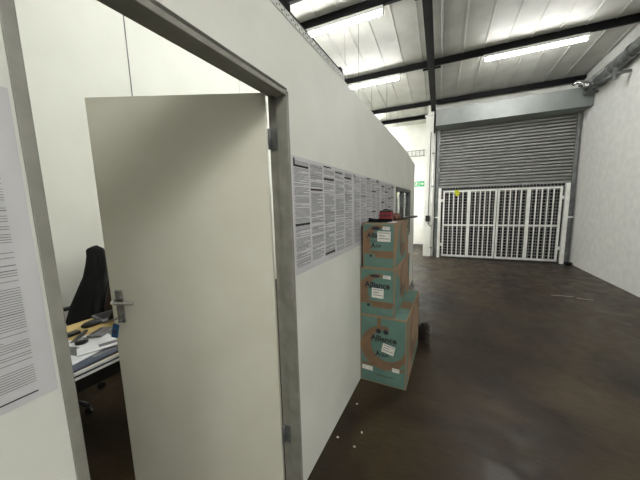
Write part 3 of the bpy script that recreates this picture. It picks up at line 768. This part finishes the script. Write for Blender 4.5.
tag(link('stapler', MB().box(-2.10, -2.05, .62, .74, DZ + .0005, DZ + .02, Euler((0, 0, .1))), M['black_plastic'], off=(-2.07, .68, DZ), bevel=.006), 'small flat black stapler left of the marker on the desk', 'stapler')
mb = MB().ball((-2.13, .83, DZ + .014), .035, .062, .022, 16, 10)
for v in mb.bm.verts: v.co.z = max(v.co.z, DZ + .0003)
T = Thing('computer_mouse', (-2.13, .83, DZ), 'black computer mouse on the beech desktop before the laptop', 'mouse')
T.part('shell', mb, M['black_plastic'])
T.part('wheel', MB().tube([(-2.118, .865, DZ + .033), (-2.112, .865, DZ + .033)], .006, 8), M['galv'])
T = Thing('laptop', (-2.2, .98, DZ), 'grey laptop at the back of the desk beside the office door', 'laptop')
T.part('base', MB().box(-2.27, -2.07, .88, 1.20, DZ + .0005, DZ + .018, Euler((0, 0, -.1))), M['device'], bevel=.004)
T.part('keyboard', MB().box(-2.25, -2.12, .90, 1.17, DZ + .018, DZ + .0195, Euler((0, 0, -.1))), M['black_plastic'])
T.part('lid', MB().box(-2.08, -2.072, .90, 1.21, DZ + .015, DZ + .19, Euler((0, 0.9, -.1)), (-2.075, 1.05, DZ + .015)), M['black_plastic'])

# chair, seen in profile behind the desk
T = Thing('office_chair', (-2.62, .82, 0), 'black high-back office chair behind the desk', 'chair')
CX = -2.62
def sheet(profile, w, th, nx=7, bulge=.03, x=CX):
    """padded slab following a profile in the Y-Z plane; w(t) gives its half width"""
    mb = MB(); n = len(profile); F_, B_ = [], []
    for i, (y, z) in enumerate(profile):
        t = i / (n - 1); hw = w(t)
        dy = profile[min(i + 1, n - 1)][0] - profile[max(i - 1, 0)][0]; dz = profile[min(i + 1, n - 1)][1] - profile[max(i - 1, 0)][1]
        l = math.hypot(dy, dz); ny, nz = dz / l, -dy / l
        rf, rb = [], []
        for k in range(nx):
            s = -1 + 2 * k / (nx - 1); tt = th * (1 - .55 * abs(s) ** 3) * (1 if 0 < i < n - 1 else .5); c = bulge * s * s
            rf.append(mb.bm.verts.new((x + s * hw, y - ny * (tt / 2 + c), z - nz * (tt / 2 + c)))); rb.append(mb.bm.verts.new((x + s * hw, y + ny * tt / 2 - ny * c, z + nz * tt / 2 - nz * c)))
        F_.append(rf); B_.append(rb)
    for i in range(n - 1):
        for k in range(nx - 1):
            mb.bm.faces.new((F_[i][k], F_[i][k + 1], F_[i + 1][k + 1], F_[i + 1][k])).smooth = True
            mb.bm.faces.new((B_[i][k], B_[i + 1][k], B_[i + 1][k + 1], B_[i][k + 1])).smooth = True
        for k in (0, nx - 1): mb.bm.faces.new((F_[i][k], F_[i + 1][k], B_[i + 1][k], B_[i][k]))
    for i in (0, n - 1):
        for k in range(nx - 1): mb.bm.faces.new((F_[i][k], F_[i][k + 1], B_[i][k + 1], B_[i][k]))
    return mb
T.part('backrest', sheet([(1.00, .48), (.985, .58), (1.01, .70), (1.05, .82), (1.09, .94), (1.12, 1.05), (1.13, 1.12), (1.125, 1.18), (1.11, 1.205)], lambda t: .24 - .13 * min(1, max(0, (t - .12) / .38)) - .05 * max(0, (t - .5) / .5) ** 2, .075), M['black_fabric'])
T.part('seat', MB().box(CX - .24, CX + .24, .52, 1.0, .43, .52), M['black_fabric'], bevel=.035, seg=4)
for sx in (-1, 1):
    x = CX + sx * .255
    T.part('armrest', MB().box(x - .03, x + .03, .90, 1.10, .675, .70), M['black_plastic'], bevel=.01)
    T.part('arm_support', MB().tube([(x, 1.04, .68), (x, 1.04, .58), (x - sx * .04, .95, .47)], .018, 8), M['black_plastic'])
T.part('back_shell', sheet([(1.08, .46), (1.07, .60), (1.09, .72), (1.13, .84), (1.17, .95), (1.19, 1.05)], lambda t: .17 - .08 * t, .02), M['black_plastic'])
T.part('gas_lift', MB().tube([(CX, .75, .08), (CX, .75, .44)], .03, 12), M['black_steel'])
for k in range(5):
    a = 2 * pi * k / 5 + .3; ex, ey = CX + .27 * math.cos(a), .75 + .27 * math.sin(a)
    lg = T.part('base_arm', MB().tube([(CX, .75, .12), (ex, ey, .075)], [.025, .016], 8), M['black_plastic'])
    T.part('castor', MB().tube([(ex - .012 * math.sin(a), ey + .012 * math.cos(a), .03), (ex + .012 * math.sin(a), ey - .012 * math.cos(a), .03)], .029, 12), M['black_plastic'], parent=lg)
# low wooden shelf against the office wall, dark objects on it
T = Thing('storage_shelf', (-2.9, 1.35, 0), 'brown wooden shelf unit behind the office chair, mostly hidden by the door', 'shelf')
for z in (.03, .45, .86): T.part('shelf', MB().box(-3.02, -2.68, 1.24, 2.0, z, z + .025), M['leather'])
for y in (1.24, 1.98): T.part('side_panel', MB().box(-3.02, -2.68, y - .01, y + .01, 0, .9), M['leather'])
tag(link('lever_arch_file', MB().box(-3.0, -2.76, 1.31, 1.40, .886, 1.13), M['black_plastic'], off=(-2.86, 1.31, .886), bevel=.003), 'black lever arch file standing on the wooden shelf', 'file')
